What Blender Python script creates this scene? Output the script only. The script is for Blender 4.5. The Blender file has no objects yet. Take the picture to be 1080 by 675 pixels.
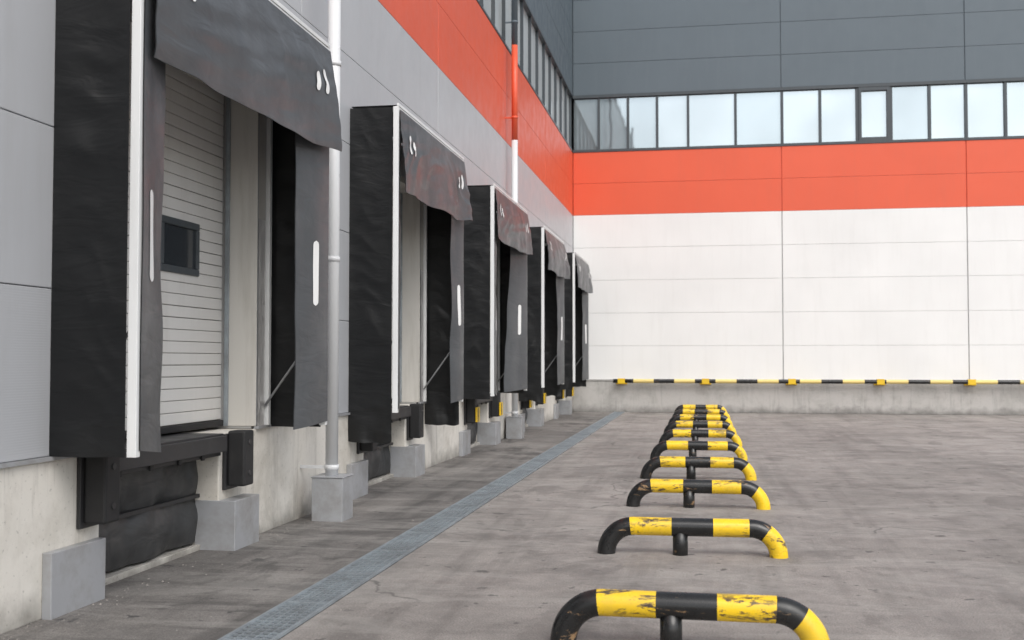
import bpy, math, random
from mathutils import Vector, noise
random.seed(4)
scene=bpy.context.scene
scene.view_settings.view_transform='Standard'
scene.view_settings.look='None'
scene.view_settings.exposure=0
# ------------------------------------------------------------------ materials
M={}
def newmat(name):
    m=bpy.data.materials.new(name); m.use_nodes=True
    nt=m.node_tree; b=nt.nodes['Principled BSDF']
    return m,nt,b
def pos(nt,scale=(1,1,1)):
    g=nt.nodes.new('ShaderNodeNewGeometry'); mp=nt.nodes.new('ShaderNodeMapping')
    mp.inputs['Scale'].default_value=scale
    nt.links.new(g.outputs['Position'],mp.inputs['Vector']); return mp.outputs['Vector']
def nz(nt,scale,detail=4,vec=None,rough=.6,dist=0):
    n=nt.nodes.new('ShaderNodeTexNoise'); n.inputs['Scale'].default_value=scale
    n.inputs['Detail'].default_value=detail; n.inputs['Roughness'].default_value=rough
    n.inputs['Distortion'].default_value=dist
    nt.links.new(vec if vec else pos(nt),n.inputs['Vector']); return n.outputs['Fac']
def ramp(nt,fac,stops):
    r=nt.nodes.new('ShaderNodeValToRGB'); e=r.color_ramp.elements
    while len(e)<len(stops): e.new(.5)
    for i,(p,c) in enumerate(stops):
        e[i].position=p; e[i].color=(c,c,c,1) if isinstance(c,(int,float)) else (*c,1)
    nt.links.new(fac,r.inputs['Fac']); return r.outputs['Color']
def mix(nt,fac,a,b,mode='MIX'):
    m=nt.nodes.new('ShaderNodeMix'); m.data_type='RGBA'; m.blend_type=mode
    for s,v in ((0,fac),(6,a),(7,b)):
        if isinstance(v,(int,float)): m.inputs[s].default_value=v
        elif isinstance(v,tuple): m.inputs[s].default_value=(*v,1)
        else: nt.links.new(v,m.inputs[s])
    return m.outputs[2]
def bump(nt,b,h,strength=.3,dist=.01,prev=None):
    n=nt.nodes.new('ShaderNodeBump'); n.inputs['Strength'].default_value=strength
    n.inputs['Distance'].default_value=dist
    nt.links.new(h,n.inputs['Height'])
    if prev: nt.links.new(prev,n.inputs['Normal'])
    nt.links.new(n.outputs['Normal'],b.inputs['Normal']); return n.outputs['Normal']
def paint(name,col,rough=.45,dirt=.12,dirtcol=(.25,.23,.2),metal=0,var=.06,streak=True,rib=None,bmp=.0,lo=.5,hi=.8):
    m,nt,b=newmat(name)
    v=ramp(nt,nz(nt,.6,2),[(.3,1-var),(.7,1)])
    c=mix(nt,1.0,col,v,'MULTIPLY')
    if dirt>0:
        d=nz(nt,1,5,pos(nt,(5,5,.5) if streak else (3,3,3)),.7)
        f=ramp(nt,d,[(lo,0),(hi,dirt)])
        c=mix(nt,f,c,dirtcol)
    nt.links.new(c,b.inputs['Base Color'])
    b.inputs['Metallic'].default_value=metal
    r=ramp(nt,nz(nt,3,3),[(.3,max(rough-.08,.02)),(.7,min(rough+.1,1))])
    nt.links.new(r,b.inputs['Roughness'])
    if rib:
        w=nt.nodes.new('ShaderNodeTexWave'); w.bands_direction='Z'; w.inputs['Scale'].default_value=.314/rib
        nt.links.new(pos(nt),w.inputs['Vector']); bump(nt,b,w.outputs['Fac'],.22,.0015)
    elif bmp>0: bump(nt,b,nz(nt,2.2,2),bmp,.02)
    return m
M['grey']=paint('panel_grey_paint',(.47,.48,.50),.42,.14,bmp=.12)
M['rib']=paint('panel_grey_ribbed',(.46,.47,.49),.42,.14,rib=.016)
M['white']=paint('panel_white_paint',(.80,.80,.79),.5,.14,(.5,.48,.45),bmp=.1)
M['red']=paint('panel_red_paint',(.74,.11,.048),.42,.12,(.4,.12,.08),bmp=.1)
M['slate']=paint('panel_slate_paint',(.10,.128,.15),.45,.14,(.16,.18,.20),bmp=.1)
M['gap']=paint('panel_joint',(.45,.45,.45),.8,0)
M['alu']=paint('white_aluminium',(.76,.77,.77),.35,.25,(.3,.29,.27))
M['pipe']=paint('pipe_light_grey',(.68,.69,.70),.35,.15)
M['steelbox']=paint('galvanised_cover',(.38,.39,.41),.38,.6,(.20,.185,.16),metal=.15,streak=False,bmp=.15,lo=.43,hi=.72)
M['blacksteel']=paint('black_steel',(.022,.022,.024),.5,.35,(.07,.06,.055),streak=False)
M['rubber']=paint('black_rubber',(.014,.014,.015),.65,.35,(.055,.053,.05),streak=False,bmp=.3)
M['mark']=paint('white_marking',(.84,.84,.83),.5,.2)
M['door']=paint('door_panel',(.66,.65,.63),.4,.22,(.34,.32,.29))
M['jamb']=paint('jamb_paint',(.56,.545,.51),.5,.5,(.24,.22,.18))
M['frame']=paint('window_frame_dark',(.055,.066,.075),.4,.1)
M['galv']=paint('grate_galvanised',(.31,.35,.38),.5,.6,(.12,.12,.12),metal=.25,streak=False,lo=.4,hi=.7)
M['drain_dark']=paint('drain_channel',(.012,.013,.014),.8,.3,(.04,.036,.032),streak=False)
M['yel_plain']=paint('yellow_paint',(.80,.52,.02),.4,.3,(.2,.14,.05),streak=False)
M['stone']=paint('grit',(.26,.24,.22),.8,.5,(.12,.11,.1),streak=False)
def pvc(name,col,rough,dust,k=1.0,spec=.5,dustcol=(.15,.15,.15)):
    m,nt,b=newmat(name)
    d=ramp(nt,nz(nt,1.3,5,pos(nt,(1,1,.5)),.65),[(.42,0),(.8,dust)])
    nt.links.new(mix(nt,d,col,dustcol),b.inputs['Base Color'])
    nt.links.new(ramp(nt,nz(nt,3,4),[(.3,rough-.07),(.7,rough+.1)]),b.inputs['Roughness'])
    b.inputs['Specular IOR Level'].default_value=spec
    n1=bump(nt,b,nz(nt,2.0,3,pos(nt,(1.0,1.0,3.0)),.5,.7),.4*k,.035)
    bump(nt,b,nz(nt,9,3,pos(nt,(1,1,1.8)),.5),.12*k,.007,n1)
    return m
M['pvc']=pvc('black_pvc_fabric',(.006,.0065,.0072),.41,.03,1.0,.42,(.08,.08,.08))
M['flap']=pvc('dark_grey_rubber_flap',(.062,.067,.073),.39,.30,.75,.5,(.19,.195,.20))
M['tarp']=pvc('pit_tarpaulin',(.028,.029,.03),.45,.3,1.4,.45)
m,nt,b=newmat('crumpled_sheet_metal'); b.inputs['Base Color'].default_value=(.72,.71,.70,1); b.inputs['Metallic'].default_value=.55; b.inputs['Roughness'].default_value=.32
bump(nt,b,nz(nt,3.0,3,pos(nt,(2,2,1)),.5,.8),.7,.08); M['foil']=m
def concrete(name,base,dark,amt=.75):
    m,nt,b=newmat(name)
    big=ramp(nt,nz(nt,1.1,6,None,.68,.4),[(.30,dark),(.52,base)])
    st=ramp(nt,nz(nt,1,6,pos(nt,(6,6,.7)),.7),[(.52,0),(.76,amt)])
    c=mix(nt,st,big,tuple(x*.55 for x in dark))
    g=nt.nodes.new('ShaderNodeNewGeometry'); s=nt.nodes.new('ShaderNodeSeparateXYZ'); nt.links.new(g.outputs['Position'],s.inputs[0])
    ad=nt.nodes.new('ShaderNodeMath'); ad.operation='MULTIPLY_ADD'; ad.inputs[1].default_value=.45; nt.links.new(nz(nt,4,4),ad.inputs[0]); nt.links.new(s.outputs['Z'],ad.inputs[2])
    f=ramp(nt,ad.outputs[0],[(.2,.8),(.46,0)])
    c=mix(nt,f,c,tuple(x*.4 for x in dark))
    sp=ramp(nt,nz(nt,30,3),[(.28,.66),(.38,1)])
    c=mix(nt,1.0,c,sp,'MULTIPLY')
    nt.links.new(c,b.inputs['Base Color']); b.inputs['Roughness'].default_value=.85
    n1=bump(nt,b,nz(nt,3,4),.25,.03); bump(nt,b,nz(nt,60,2),.35,.004,n1)
    return m
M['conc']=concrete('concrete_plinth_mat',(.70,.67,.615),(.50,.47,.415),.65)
M['conc2']=concrete('concrete_wall_mat',(.46,.445,.425),(.34,.33,.31),.6)
def asphalt(name,a,c2,stain=.5,skid=.3):
    m,nt,b=newmat(name)
    big=ramp(nt,nz(nt,.25,5,pos(nt,(1,.6,1)),.62,.5),[(.34,c2),(.62,a)])
    med=ramp(nt,nz(nt,2.2,6,None,.78,.2),[(.30,.66),(.62,1.06)])
    c=mix(nt,1.0,big,med,'MULTIPLY')
    gr=ramp(nt,nz(nt,85,3,None,.8),[(.3,.50),(.70,1.42)])
    c=mix(nt,1.0,c,gr,'MULTIPLY')
    dk=tuple(x*.45 for x in c2)
    sm=ramp(nt,nz(nt,1,5,pos(nt,(2.2,.10,1)),.7),[(.50,0),(.70,stain)])
    c=mix(nt,sm,c,dk)
    sk=ramp(nt,nz(nt,1,4,pos(nt,(.22,4.2,1)),.6,.15),[(.57,0),(.63,skid)])
    skm=ramp(nt,nz(nt,.45,2),[(.46,0),(.60,1)])
    c=mix(nt,mix(nt,1.0,sk,skm,'MULTIPLY'),c,dk)
    dp=ramp(nt,nz(nt,.75,7,pos(nt,(1.2,.8,1)),.68,.6),[(.545,0),(.57,stain*.65),(.72,stain*1.15)])
    c=mix(nt,dp,c,tuple(x*.5 for x in c2))
    sp=ramp(nt,nz(nt,5.0,3,None,.55,.2),[(.65,0),(.69,stain*1.3)])
    c=mix(nt,sp,c,(.06,.057,.055))
    du=ramp(nt,nz(nt,.8,6,pos(nt,(.5,1.6,1)),.75,.8),[(.50,0),(.58,.22),(.68,.04)])
    c=mix(nt,du,c,(.46,.44,.41))
    v=nt.nodes.new('ShaderNodeTexVoronoi'); v.feature='DISTANCE_TO_EDGE'; v.inputs['Scale'].default_value=.15
    wob=nt.nodes.new('ShaderNodeVectorMath'); wob.operation='MULTIPLY_ADD'
    nn=nt.nodes.new('ShaderNodeTexNoise'); nn.inputs['Scale'].default_value=1.3; nn.inputs['Detail'].default_value=5
    nt.links.new(pos(nt),nn.inputs['Vector']); nt.links.new(nn.outputs['Color'],wob.inputs[0]); wob.inputs[1].default_value=(1.3,1.3,0); nt.links.new(pos(nt),wob.inputs[2])
    nt.links.new(wob.outputs[0],v.inputs['Vector'])
    cr=ramp(nt,v.outputs['Distance'],[(0,.7),(.0022,0)])
    brk=ramp(nt,nz(nt,.5,2),[(.44,0),(.54,1)])
    cr=mix(nt,1.0,cr,brk,'MULTIPLY')
    c=mix(nt,cr,c,(.05,.048,.046))
    nt.links.new(c,b.inputs['Base Color'])
    nt.links.new(ramp(nt,nz(nt,.9,4),[(.35,.55),(.65,.9)]),b.inputs['Roughness'])
    n1=bump(nt,b,nz(nt,70,3,None,.7),.8,.006); bump(nt,b,nz(nt,1.2,3),.2,.03,n1)
    return m
M['asph']=asphalt('yard_asphalt',(.345,.317,.294),(.240,.220,.204),.55,.30)
M['asph_shaded']=asphalt('apron_asphalt_shaded',(.230,.213,.198),(.138,.129,.121),.85,.55)  # stained apron; its darker base colours also carry the building's shade
def worn(name,col,under,lo,hi,dc=(.16,.14,.11),da=.3):
    m,nt,b=newmat(name)
    f=ramp(nt,nz(nt,5,7,pos(nt,(.8,2.5,2.5)),.75,.4),[(lo,0),(hi,1)])
    f2=ramp(nt,nz(nt,2.0,3),[(.43,0),(.55,1)])
    ff=mix(nt,1.0,f,f2,'MULTIPLY')
    c=mix(nt,ff,col,under)
    d=ramp(nt,nz(nt,6,5),[(.4,0),(.8,da)]); c=mix(nt,d,c,dc)
    nt.links.new(c,b.inputs['Base Color'])
    nt.links.new(ramp(nt,nz(nt,9,3),[(.3,.18),(.7,.40)]),b.inputs['Roughness'])
    bump(nt,b,ff,.3,.002); return m
M['yel']=worn('yellow_bar_paint',(.88,.58,.015),(.06,.04,.03),.53,.57)
M['blk']=worn('black_bar_paint',(.009,.0095,.010),(.30,.19,.10),.60,.64,(.06,.06,.06),.25)
M['palyel']=paint('pale_yellow_paint',(.80,.62,.22),.45,.3,(.4,.36,.28),streak=False)
def glass(name,col,metal=.0,rough=.04):
    m,nt,b=newmat(name)
    c=mix(nt,ramp(nt,nz(nt,.35,2),[(.35,0),(.65,1)]),col,tuple(x*.84 for x in col))
    nt.links.new(c,b.inputs['Base Color']); b.inputs['Metallic'].default_value=metal
    b.inputs['Roughness'].default_value=rough
    bump(nt,b,nz(nt,.7,2),.08,.05); return m
M['glass']=glass('window_glass_reflective',(.62,.70,.74),.66,.03)
M['glass2']=glass('window_glass_reflective_darker',(.55,.63,.67),.70,.03)
M['glass_blind']=glass('window_glass_with_blind',(.58,.63,.65),.0,.12)
M['glassdark']=glass('door_window_glass',(.05,.058,.066),.25,.08)

# ------------------------------------------------------------------ mesh builder
class MB:
    def __init__(s): s.v=[];s.f=[];s.m=[];s.mats=[];s.sm=[]
    def mi(s,k):
        if k not in s.mats: s.mats.append(k)
        return s.mats.index(k)
    def box(s,x0,x1,y0,y1,z0,z1,k):
        if x0>x1:x0,x1=x1,x0
        if y0>y1:y0,y1=y1,y0
        if z0>z1:z0,z1=z1,z0
        n=len(s.v); s.v+=[(x0,y0,z0),(x1,y0,z0),(x1,y1,z0),(x0,y1,z0),(x0,y0,z1),(x1,y0,z1),(x1,y1,z1),(x0,y1,z1)]
        for q in ((0,3,2,1),(4,5,6,7),(0,1,5,4),(1,2,6,5),(2,3,7,6),(3,0,4,7)):
            s.f.append(tuple(n+i for i in q)); s.m.append(s.mi(k)); s.sm.append(False)
    def grid(s,fn,nu,nv,k):
        n=len(s.v)
        for i in range(nu+1):
            for j in range(nv+1): s.v.append(tuple(fn(i/nu,j/nv)))
        for i in range(nu):
            for j in range(nv):
                a=n+i*(nv+1)+j; s.f.append((a,a+nv+1,a+nv+2,a+1)); s.m.append(s.mi(k)); s.sm.append(True)
    def tube(s,path,r,ks,seg=20,cap=True):
        n0=len(s.v); N=len(path); up=None
        for i,p in enumerate(path):
            t=(path[min(i+1,N-1)]-path[max(i-1,0)]).normalized()
            if up is None:
                up=Vector((0,1,0)) if abs(t.y)<.9 else Vector((1,0,0))
            a=t.cross(up).normalized(); b=a.cross(t).normalized(); up=b
            for j in range(seg):
                an=2*math.pi*j/seg; s.v.append(tuple(p+a*math.cos(an)*r+b*math.sin(an)*r))
        for i in range(N-1):
            k=ks if isinstance(ks,str) else ks[i]
            for j in range(seg):
                a=n0+i*seg+j; b=n0+i*seg+(j+1)%seg
                s.f.append((a,b,b+seg,a+seg)); s.m.append(s.mi(k)); s.sm.append(True)
        if cap:
            s.f.append(tuple(n0+j for j in range(seg))[::-1]); s.m.append(s.mi(ks if isinstance(ks,str) else ks[0])); s.sm.append(False)
            e=n0+(N-1)*seg; s.f.append(tuple(e+j for j in range(seg))); s.m.append(s.mi(ks if isinstance(ks,str) else ks[-1])); s.sm.append(False)
    def build(s,name,parent=None,bevel=0,loc=(0,0,0)):
        me=bpy.data.meshes.new(name); me.from_pydata(s.v,[],s.f)
        for k in s.mats: me.materials.append(M[k])
        for p,mi,sm in zip(me.polygons,s.m,s.sm): p.material_index=mi; p.use_smooth=sm
        me.update()
        o=bpy.data.objects.new(name,me); scene.collection.objects.link(o); o.location=loc
        if parent: o.parent=parent
        if bevel:
            b=o.modifiers.new('bevel','BEVEL'); b.width=bevel; b.segments=2; b.limit_method='ANGLE'
        return o
def empty(name,loc=(0,0,0)):
    e=bpy.data.objects.new(name,None); scene.collection.objects.link(e); e.location=loc; e.empty_display_size=.3; return e

XW=-4.03; YB=34.6; PITCH=5.92; D0=6.36
docks=[D0+PITCH*i for i in range(-1,5)]
ZR=[1.0,2.05,3.07,4.1,5.12,6.15]; ZRED=[6.15,7.15,8.14]; ZW0,ZW1=8.14,9.95; ZTOP=14.0
YMIN=-8.0; XMAX=24.0
OP0,OP1=.36,3.24; P0,P1=.60,2.47

# ------------------------------------------------------------------ ground
g=MB(); g.box(-400,400,-400,400,-.3,0,'asph'); g.build('asphalt_yard')
g=MB(); g.box(-4.6,-2.715,YMIN,YB-.2,-.02,.004,'asph_shaded'); g.build('asphalt_apron_shaded')
g=MB()
for i in range(1100):
    t=random.random()
    if t<.5: x=XW+.02+abs(random.gauss(0,.12))
    elif t<.75: x=-2.40+abs(random.gauss(0,.12))
    else: x=random.uniform(-3.9,3.5)
    y=3+31*random.random()**1.5
    z=.004 if x<-2.72 else 0
    s=random.uniform(.003,.010)*(1.6 if random.random()<.08 else 1)
    n=len(g.v); a=random.random()*6
    ring=[(x+s*math.cos(a+k*1.257)*random.uniform(.7,1.2),y+s*math.sin(a+k*1.257)*random.uniform(.7,1.2),z) for k in range(5)]
    g.v+=ring; g.v.append((x+s*.1,y,z+s*random.uniform(.5,.9)))
    for k in range(5): g.f.append((n+k,n+(k+1)%5,n+5)); g.m.append(g.mi('stone')); g.sm.append(False)
g.build('loose_grit')

# ------------------------------------------------------------------ warehouse
B=empty('warehouse_building')
w=MB()
w.box(-22,-4.62,YMIN-.5,YB+14,0,ZTOP,'gap')
w.box(-4.0,XMAX,YB+.3,YB+14,0,ZTOP,'gap')
w.build('core_walls',B)
w=MB(); w.box(-22.2,-3.98,YMIN-.6,YB+14.1,ZTOP,ZTOP+.15,'slate'); w.box(-3.975,XMAX+.1,YB-.05,YB+14.1,ZTOP,ZTOP+.14,'slate'); w.build('roof_parapet',B,.01)
w=MB()
segs=[]; y=YMIN
for d in docks:
    segs.append((y,d+OP0)); y=d+OP1
segs.append((y,YB))
for a,b in segs: w.box(-4.619,-4.075,a,b,.98,4.1,'gap')
w.box(-4.619,-4.075,YMIN,YB+.2,4.1,6.15,'gap')
w.box(-4.619,-4.075,YMIN,YB+.2,6.15,ZW0,'red')
w.box(-4.619,-4.075,YMIN,YB+.2,ZW1,ZTOP,'slate')
w.box(-4.619,-4.20,YMIN,YB+.2,ZW0,ZW1,'frame')
w.build('wall_structure',B)
joints=[d+4.33 for d in docks]
def ypieces(a,b):
    cuts=[a]+[j for j in joints if a+.1<j<b-.1]+[b]
    return list(zip(cuts[:-1],cuts[1:]))
w=MB()
for i in range(5):
    z0,z1=ZR[i],ZR[i+1]
    sl=segs if i<3 else [(YMIN,YB)]
    for a,b in sl:
        for p,q in ypieces(a,b):
            w.box(-4.074,XW,p+.008,q-.008,z0+.003,z1-.003,'rib' if i==0 else 'grey')
for a,b in ypieces(YMIN,YB):
    for i in range(2): w.box(-4.074,XW,a+.008,b-.008,ZRED[i]+.003,ZRED[i+1]-.003,'red')
zz=[ZW1+1.0125*i for i in range(5)]
for a,b in ypieces(YMIN,YB):
    for i in range(4): w.box(-4.074,XW,a+.008,b-.008,zz[i]+.004,zz[i+1]-.004,'slate')
w.build('wall_panels',B,.005)
w=MB()
for a,b in segs: w.box(-4.05,-4.005,a,b,.975,1.0,'steelbox')
w.build('drip_flashing',B)
w=MB(); y=YMIN
while y<YB-.2:
    e=min(y+1.18,YB-.05)
    w.box(-4.16,-4.13,y+.03,e-.03,ZW0+.05,ZW1-.05,'glass_blind')
    w.box(-4.18,-4.06,e-.022,e+.022,ZW0+.05,ZW1-.05,'frame')
    y=e
w.box(-4.19,-4.02,YMIN,YB,ZW0+.001,ZW0+.05,'frame'); w.box(-4.19,-4.02,YMIN,YB,ZW1-.05,ZW1-.001,'frame')
w.build('side_windows',B)
w=MB()
ps=[];y=YMIN
for d in docks:
    ps.append((y,d+P0)); y=d+P1
ps.append((y,YB-.15))
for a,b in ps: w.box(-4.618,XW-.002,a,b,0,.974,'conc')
w.build('concrete_plinth',B,.012)
vj=[-4.03,2.375,7.72,13.1,18.5,XMAX]
w=MB()
w.box(-4.03,XMAX,YB+.03,YB+.299,1.0,6.15,'gap'); w.box(-4.03,XMAX,YB+.03,YB+.299,6.15,ZW0,'red'); w.box(-4.03,XMAX,YB+.03,YB+.299,ZW1,ZTOP,'slate'); w.box(-4.03,XMAX,YB+.16,YB+.299,ZW0,ZW1,'frame')
for a,b in zip(vj[:-1],vj[1:]):
    for i in range(5): w.box(a+.016,b-.016,YB,YB+.029,ZR[i]+.003,ZR[i+1]-.003,'white')
    for i in range(2): w.box(a+.016,b-.016,YB,YB+.029,ZRED[i]+.003,ZRED[i+1]-.003,'red')
    for i in range(4): w.box(a+.016,b-.016,YB,YB+.029,zz[i]+.004,zz[i+1]-.004,'slate')
w.build('rear_wall_panels',B,.005)
w=MB()
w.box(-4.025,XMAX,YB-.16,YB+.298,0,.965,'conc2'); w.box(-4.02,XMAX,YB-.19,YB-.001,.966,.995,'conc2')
w.build('rear_plinth',B,.012)
def bx(px):
    u=(px-540)/1170; a=-.1702+u*.9854; b=.9854+u*.1702; return a/b*YB
edges=[600,632,663,694,727,777.5,827,867.5,907,943,984,1023,1065]
xs=[bx(p) for p in edges]; xs[0]=-4.03
while xs[-1]<XMAX-1.3: xs.append(xs[-1]+1.2)
w=MB()
w.box(-4.03,XMAX,YB-.02,YB+.15,ZW0+.001,ZW0+.08,'frame'); w.box(-4.03,XMAX,YB-.02,YB+.15,ZW1-.09,ZW1-.001,'frame')
for i,(a,b) in enumerate(zip(xs[:-1],xs[1:])):
    w.box(a+.04,b-.04,YB+.10,YB+.13,ZW0+.09,ZW1-.10,'glass2' if (i<3 or i%4==1) else 'glass')  # leftmost panes darker to imitate a dark wall reflection; later ones just vary
    w.box(b-.04,b+.04,YB+.02,YB+.15,ZW0+.081,ZW1-.091,'frame')
    if i==8:
        for (p,q,r,s_) in ((a+.04,a+.12,ZW0+.081,ZW1-.091),(b-.12,b-.041,ZW0+.081,ZW1-.091)): w.box(p,q,YB-.01,YB+.09,r,s_,'frame')
        w.box(a+.121,b-.121,YB-.01,YB+.09,ZW0+.081,ZW0+.19,'frame'); w.box(a+.121,b-.121,YB-.01,YB+.09,ZW1-.20,ZW1-.091,'frame')
w.build('rear_windows',B)

# ------------------------------------------------------------------ drain
w=MB()
w.box(-2.71,-2.41,YMIN,YB-.25,.0,.006,'drain_dark')
w.box(-2.715,-2.697,YMIN,YB-.25,.006,.024,'galv'); w.box(-2.423,-2.405,YMIN,YB-.25,.006,.024,'galv')
y=YMIN+.02; k=0
while y<YB-.3:
    if k%14==0: w.box(-2.693,-2.427,y,y+.035,.006,.0235,'galv'); y+=.085
    else: w.box(-2.691,-2.429,y,y+.014,.006,.018,'galv'); y+=.070
    k+=1
for i in range(6):
    x=-2.693+.0532*(i)
    w.box(x-.004,x+.004,YMIN,YB-.26,.0065,.0192,'galv')
w.build('drain_grate')

# ------------------------------------------------------------------ docks
def N(x,y,z): return noise.noise(Vector((x,y,z)))
def dock(d,idx):
    E=empty('dock_shelter',(0,d,0)); sd=idx*7.3+2
    L=3.53; XF=-3.45; ZT=4.53
    low=[1.0,1.0,.66,.95,.7,.8][idx]
    w=MB()
    for y0,y1,s in ((0,.055,1),(L-.055,L,-1)):
        w.box(XF-.062,XF,y0,y1,1.0,ZT,'alu')
        w.box(XW+.002,XW+.045,y0+s*.05,y1+s*.05,1.0,ZT,'alu')
        w.box(XW+.046,XF-.063,y0+s*.045,y1+s*.04,ZT-.05,ZT-.002,'alu')
    w.box(XF-.06,XF-.002,.056,L-.056,ZT-.065,ZT-.001,'alu')
    w.build('aluminium_frame',E,.004)
    w=MB(); w.box(XF-.02,XF+.006,.0,L,ZT+.0,ZT+.035,'alu'); w.build('top_cap_rail',E,.004)
    w=MB(); w.grid(lambda u,v:(XW+.01+(XF-.02-XW)*u,-.004+(L+.008)*v,ZT+.012-.05*math.sin(math.pi*u)*math.sin(math.pi*v)**.3*(.5+.5*abs(N(v*4,sd,0)))),8,40,'pvc'); w.build('roof_sheet',E)
    for nm,y0,sgn,zb in (('side_curtain_near',-.010,-1,low),('side_curtain_far',L+.010,1,min(low,.98))):
        w=MB()
        def fn(u,v,y0=y0,sgn=sgn,zb=zb):
            edge=math.sin(math.pi*min(max(u,0),1))**.8
            z=zb+(ZT-.01-zb)*v
            x=XW+.004+(XF-.066-XW-.004)*u
            a=.026*N(u*1.1+sd,z*1.3,sgn*3.1)
            q=z*3.4+u*1.1*N(z*.7,sd,2)+1.5*N(u*1.3+sd,z*1.1,6)
            a+=.012*(1-abs(2*((q)%1)-1))**2*max(0,N(u*1.6,z*1.3+sd,9)+.25)*1.6
            a+=.010*N(u*1.6+z*1.2,z*3.8+sd,1.7)+.003*N(u*3+sd,z*9,4)
            y=y0+sgn*(a*edge-.008*edge)
            if z<1.05:
                k=(1.05-z)/.4; y+=k*(.05*N(u*3+sd,z*2,5)); x+=k*.03*N(u*2,sd,7)
                z+= .06*k*N(u*2.5+sd,2,9)
            return (x,y,z)
        w.grid(fn,30,160,'pvc'); w.build(nm,E)
    swing=[.11,.11,.10,.22,.12,.14][idx]
    for nm,ys,sg,sw in (('front_flap_near',.0,1,.11 if idx!=3 else .06),('front_flap_far',L,-1,swing)):
        wid=[.53,.55,.40,.62,.5,.5][idx] if sg<0 else [.53,.46,.38,.45,.5,.5][idx]
        def ff(u,v,ys=ys,sg=sg,sw=sw,wid=wid,off=0.0):
            z=1.04+(4.42-1.04)*v
            x=XF+.012-sw*u**1.3+.030*N(z*.9+sd,u*1.2,sg*2)*(.3+u)+.015*N(z*2.4,u*2+sd,3)*u+off
            y=ys+sg*(.03+wid*u+.045*u*N(z*1.3+sd,sg*4,1)+(.08*u*(1-v)**2*N(sd,sg,3)))
            if idx==3 and sg<0: y+=-.25*u*max(0,(.6-v))*1.3; x-=.1*u*(1-v)
            z-=.05*u*(1-v)
            return (x,y,z)
        w=MB(); w.grid(ff,16,80,'flap')
        w.grid(lambda u,v:(lambda p:(p[0]-.007,p[1],p[2]))(ff(u,v)),16,80,'flap')
        w.build(nm,E)
        w=MB()
        def mk(u,v):
            vv=(2.11-1.04)/3.38+(2.70-2.11)/3.38*v
            t=v*.57; r=.04; hw=1.0
            if t<r: hw=math.sqrt(max(0,1-((r-t)/r)**2))
            if t>.57-r: hw=math.sqrt(max(0,1-((t-.57+r)/r)**2))
            uc=(.36 if sg>0 else .46)+(u-.5)*hw*(.095/wid)
            return ff(uc,vv,off=.004)
        w.grid(mk,4,40,'mark'); w.build('alignment_mark',E)
    bul=[.05,.06,.03,.06,.12,.1][idx]
    def tc(u,v,off=0.0):
        h=[.95,.98,.92,.85,.9,.9][idx]+.06*N(u*3+sd,1,2)-.05*math.exp(-((u-1)/.1)**2)
        z=ZT-.035-h*v
        x=XF+.016+bul*math.sin(v*1.9)*(.5+.5*max(0,math.sin(math.pi*u))**.5)+.06*v*N(u*2.6+sd,v*1.2,4)+.034*v*N(u*7+sd,v*2,6)+off
        q=u*7+v*1.8*(1 if u<.5 else -1)+1.3*N(u*3+sd,v*2,8)
        x+=.026*(1-abs(2*(q%1)-1))**2*math.sin(math.pi*min(1,v*1.0))*max(0,N(u*3.1,v*1.5+sd,5)+.3)*min(1,abs(u-.5)*8)
        x+=.012*N(u*5+v*6,v*5+sd,2)*min(1,v*3)
        x+=.09*v*max(0,(u-.85)/.15)
        y=.03+(L-.04)*u + (.10*v*(1-u)**6)
        return (x,y,z)
    w=MB(); w.grid(tc,140,36,'flap'); w.grid(lambda u,v:(lambda p:(p[0]-.007,p[1],p[2]))(tc(u,v)),140,36,'flap')
    w.build('top_curtain',E)
    # corner guide marks: one short and one long curved stroke, side by side, bowed towards the corner
    w=MB()
    for side in (0,1):
        for cy,cz,a0,a1,rad in ((.50,.36,-38,38,.21),(.68,.36,-38,20,.21)):
            def arc(s,t,cy=cy,cz=cz,a0=a0,a1=a1,side=side,rad=rad):
                an=math.radians(a0+(a1-a0)*s)
                hw=math.sqrt(max(0.0,1-(abs(2*s-1))**5))
                rr=rad+(t-.5)*.075*hw
                yy=cy-rr*math.cos(an); zz_=cz-rr*math.sin(an)*.85
                u=yy/L
                if side: u=1-u
                return tc(u,zz_/.95,off=.010)
            w.grid(arc,20,6,'mark')
    w.build('corner_marks',E)
    w=MB()
    for y in (.13,L-.13): w.tube([Vector((XW+.02,y,1.18)),Vector((XF-.08,y,1.84))],.011,'steelbox',10)
    w.build('brace_rods',E)
    Dr=empty('sectional_door',(0,d,0))
    w=MB(); z=1.06; XD=-4.36; i=0
    wz0,wz1,wy0,wy1=2.36,2.76,2.04,2.70
    while z<4.05:
        z1=min(z+.100,4.09)
        g_=.004 if (i%5==4) else .0022
        zz0,zz1=z+g_,z1-g_
        if zz1<wz0 or zz0>wz1: w.box(XD-.04,XD,OP0+.02,OP1-.02,zz0,zz1,'door')
        else:
            w.box(XD-.04,XD,OP0+.02,wy0,zz0,zz1,'door'); w.box(XD-.04,XD,wy1,OP1-.02,zz0,zz1,'door')
        z=z1; i+=1
    w.box(XD-.06,XD-.041,OP0+.01,OP1-.01,1.03,4.09,'jamb')
    w.build('door_slats',Dr,.005)
    w=MB()
    w.box(XD-.02,XD+.018,wy0-.02,wy1+.02,wz1-.03,wz1+.03,'frame'); w.box(XD-.02,XD+.018,wy0-.02,wy1+.02,wz0-.03,wz0+.03,'frame')
    w.box(XD-.02,XD+.018,wy0-.02,wy0+.035,wz0+.03,wz1-.03,'frame'); w.box(XD-.02,XD+.018,wy1-.035,wy1+.02,wz0+.03,wz1-.03,'frame')
    w.build('door_window_frame',Dr,.008)
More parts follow.
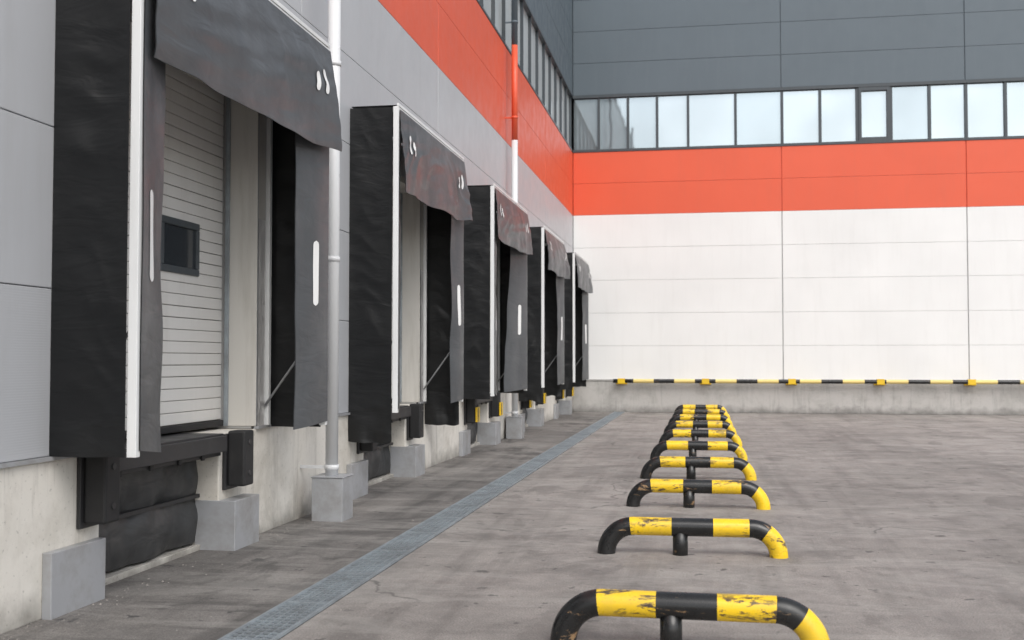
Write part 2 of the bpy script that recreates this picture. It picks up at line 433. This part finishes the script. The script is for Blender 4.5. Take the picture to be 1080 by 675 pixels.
    w=MB(); w.box(XD-.03,XD-.005,wy0+.036,wy1-.036,wz0+.031,wz1-.031,'glassdark'); w.build('door_window_glass',Dr)
    w=MB(); w.box(XD-.03,XD+.03,OP0+.02,OP1-.02,1.0,1.055,'rubber'); w.build('bottom_seal',Dr,.006)
    w=MB()
    w.box(-4.34,XW+.004,OP1-.012,OP1+.0,1.0,4.1,'jamb'); w.box(-4.34,XW+.004,OP0,OP0+.012,1.0,4.1,'jamb')
    w.box(-4.3,XW+.003,OP0+.013,OP1-.013,4.02,4.098,'jamb')
    w.box(-4.33,-4.29,OP1-.035,OP1-.013,1.0,4.02,'galv')
    w.build('door_jamb',Dr,.003)
    w=MB()
    w.grid(lambda u,v:(XW+.016+.022*abs(N(u*1.5+sd,v*5,1))*math.sin(math.pi*u),OP1-.002+(L-.13-OP1)*u,1.0+1.9*v),12,60,'foil')
    w.grid(lambda u,v:(XW+.010,OP1+.004+(L-.13-OP1)*u,2.9+1.2*v),2,4,'jamb')
    w.build('sheet_metal_trim',Dr)
    Lv=empty('dock_leveller',(0,d,0))
    w=MB()
    w.box(-4.6,-3.98,P0+.02,P1-.02,.93,.985,'blacksteel')
    w.box(-3.979,-3.93,P0+.06,P1-.06,.84,.97,'blacksteel')
    w.box(-4.3,-4.0,P0+.03,P1-.03,.80,.929,'blacksteel')
    for y in (.75,1.2,1.65,2.05): w.box(-3.999,-3.981,y,y+.05,.79,.92,'rubber')
    w.build('platform_and_lip',Lv,.006)
    w=MB()
    def tp(u,v,z0,z1,s):
        z=z0+(z1-z0)*v
        return (-4.25+.05*N(u*5+s,z*3,sd)+.02*N(u*14,z*5+s,sd)+.03*math.sin(math.pi*v),P0+.003+(P1-P0-.006)*u,z+.015*N(u*3,sd,s)*(1-v))
    w.grid(lambda u,v:tp(u,v,.47,.92,1),50,16,'tarp'); w.grid(lambda u,v:tp(u,v,.07,.46,5),50,16,'tarp')
    w.box(-4.27,-4.20,P0+.002,P1-.002,.445,.475,'blacksteel')
    w.build('pit_tarpaulin',Lv)
    w=MB(); w.box(-4.6,-4.24,P0+.001,P1-.001,-.01,.045,'conc'); w.box(-4.239,-4.19,P0+.002,P1-.002,.0,.05,'conc'); w.build('pit_sill',Lv,.006)
    for (a,b_,yb0,yb1,near) in ((-.06,.57,.34,.53,True),(2.462,2.98,2.56,2.76,False)):
        K=empty('dock_bumper',(0,d,0))
        w=MB()
        if near: w.box(XW-.001,-3.965,a,b_,.0,.41,'steelbox')
        else: w.box(-4.24,-3.88,a,b_,.0,.42,'steelbox')
        w.build('steel_cover',K,.006)
        w=MB(); w.box(XW,-4.0,yb0-.03,yb1+.03,.5,.972,'blacksteel'); w.build('mounting_plate',K,.005)
        w=MB(); w.box(-3.999,-3.84,yb0,yb1,.53,1.0,'rubber'); w.build('rubber_block',K,.018)
        w=MB()
        for zc in (.64,.90): w.tube([Vector((-3.85,(yb0+yb1)/2,zc)),Vector((-3.832,(yb0+yb1)/2,zc))],.022,'blacksteel',14)
        w.build('bolts',K)
        if idx>=3:
            w=MB(); w.box(-3.829,-3.80,yb0-.02,yb1+.02,.55,.80,'yel_plain'); w.box(-3.799,-3.795,yb0+.04,yb0+.09,.56,.79,'blk'); w.build('yellow_guard_plate',K,.006)
for i,d in enumerate(docks): dock(d,i)

# ------------------------------------------------------------------ downpipes
for yp,xp in ((10.75-11.84,-3.70),(10.75,-3.70),(22.5,-3.83)):
    E=empty('downpipe',(xp,yp,0)); r=.064
    w=MB(); V=lambda z:Vector((0,0,z))
    w.tube([V(.42),V(6.15)],r,'pipe',24); w.tube([V(6.15),V(8.14)],r,'red',24); w.tube([V(8.14),V(14)],r,'slate',24)
    w.build('pipe',E)
    w=MB()
    for z in (.5,2.6,4.6,6.6,8.6,10.6,12.6):
        k='pipe' if z<6.15 else ('red' if z<8.14 else 'slate')
        w.tube([V(z),V(z+.05)],r+.008,k,24); w.box(XW-xp,-.05,-.012,.012,z+.01,z+.04,k)
    w.build('brackets',E)
    w=MB(); w.box(-.15,.17,-.17,.17,.0,.43,'steelbox'); w.box(-.158,.178,-.178,.178,.431,.445,'steelbox'); w.build('base_cover',E,.006)

# ------------------------------------------------------------------ barriers
for i in range(10):
    yb=6.35+2.96*i; jx=random.uniform(-.02,.02)
    E=empty('wheel_stop_barrier',(jx,yb+random.uniform(-.03,.03),0)); E.rotation_euler=(0,0,math.radians(random.uniform(-1.5,1.5)))
    r=.075; R=.225; zc=.228; xl=-.865+r; xr=.685-r
    pts=[Vector((xl,0,-.03))]
    for k in range(0,15):
        a=math.pi/2*k/14; pts.append(Vector((xl+R-R*math.cos(a),0,zc-R+R*math.sin(a))))
    br=[-.589,-.249,.074,.38,.518]
    br=[b+random.uniform(-.015,.015) for b in br]
    x0=xl+R; x1=xr-R
    mids=sorted([b for b in br if x0<b<x1]+[x0+(x1-x0)*t/8 for t in range(1,8)])
    mids2=[]
    for q in mids:
        if not mids2 or q-mids2[-1]>.006 : mids2.append(q)
        elif q in br: mids2[-1]=q
    pts+= [Vector((q,0,zc)) for q in mids2]
    angs=sorted(set([math.pi/2*k/14 for k in range(0,15)]+[math.asin(min(1,max(0,(b-x1)/R))) for b in br if x1<b<xr]))
    last=-1
    for a in angs:
        if a-last<.01: continue
        last=a; pts.append(Vector((x1+R*math.sin(a),0,zc-R+R*math.cos(a))))
    pts.append(Vector((xr,0,-.03)))
    ks=[]
    for a,b in zip(pts[:-1],pts[1:]):
        m_=(a.x+b.x)/2; n=sum(1 for q in br if m_>q+.0005); ks.append('blk' if n%2==0 else 'yel')
    w=MB(); w.tube(pts,r,ks,32); w.build('bent_tube',E)
    w=MB(); w.tube([Vector((-.182,0,-.03)),Vector((-.182,0,.20))],.062,'blk',28); w.build('centre_leg',E)

# ------------------------------------------------------------------ guard rail on the rear plinth
E=empty('guard_rail')
pts=[];ks=[];x=-2.75;k=0
while x<22:
    pts.append(Vector((x,YB-.36,.965))); ks.append('blk' if k%2==0 else 'palyel'); x+=.62; k+=1
w=MB(); w.tube(pts,.062,ks[:-1],18); w.build('striped_rail',E)
w=MB(); x=-2.5
while x<22:
    w.box(x-.11,x+.11,YB-.435,YB-.29,.885,1.045,'yel_plain'); w.box(x-.05,x+.05,YB-.289,YB-.191,.93,.99,'yel_plain')
    w.box(x-.17,x+.17,YB-.188,YB-.162,.86,.964,'yel_plain')
    x+=2.55
w.build('rail_brackets',E,.006)

# ------------------------------------------------------------------ light
W=bpy.data.worlds.new('World'); scene.world=W; W.use_nodes=True; nt=W.node_tree
bg=nt.nodes['Background']; sky=nt.nodes.new('ShaderNodeTexSky'); sky.sky_type='NISHITA'; sky.sun_disc=False
el=math.radians(48); az=math.radians(150)
sky.sun_elevation=el; sky.sun_rotation=az; sky.dust_density=3; sky.air_density=1.2
hs=nt.nodes.new('ShaderNodeHueSaturation'); hs.inputs['Saturation'].default_value=.34; hs.inputs['Value'].default_value=1.40
nt.links.new(sky.outputs[0],hs.inputs['Color']); nt.links.new(hs.outputs[0],bg.inputs['Color']); bg.inputs['Strength'].default_value=.15
S=bpy.data.lights.new('sun','SUN'); S.energy=1.1; S.angle=math.radians(36); S.color=(1,.98,.95)
so=bpy.data.objects.new('sun',S); scene.collection.objects.link(so)
dv=Vector((math.sin(az)*math.cos(el),math.cos(az)*math.cos(el),math.sin(el)))
so.rotation_euler=dv.to_track_quat('Z','Y').to_euler(); so.location=dv*30
# ------------------------------------------------------------------ camera
c=bpy.data.cameras.new('camera'); co=bpy.data.objects.new('camera',c); scene.collection.objects.link(co)
c.sensor_width=36; c.lens=39.0; c.clip_end=1500
co.location=(0,0,1.6); co.rotation_euler=(math.radians(90+2.08),0,math.radians(9.8))
c.dof.use_dof=True; c.dof.focus_distance=10.5; c.dof.aperture_fstop=2.8
scene.camera=co
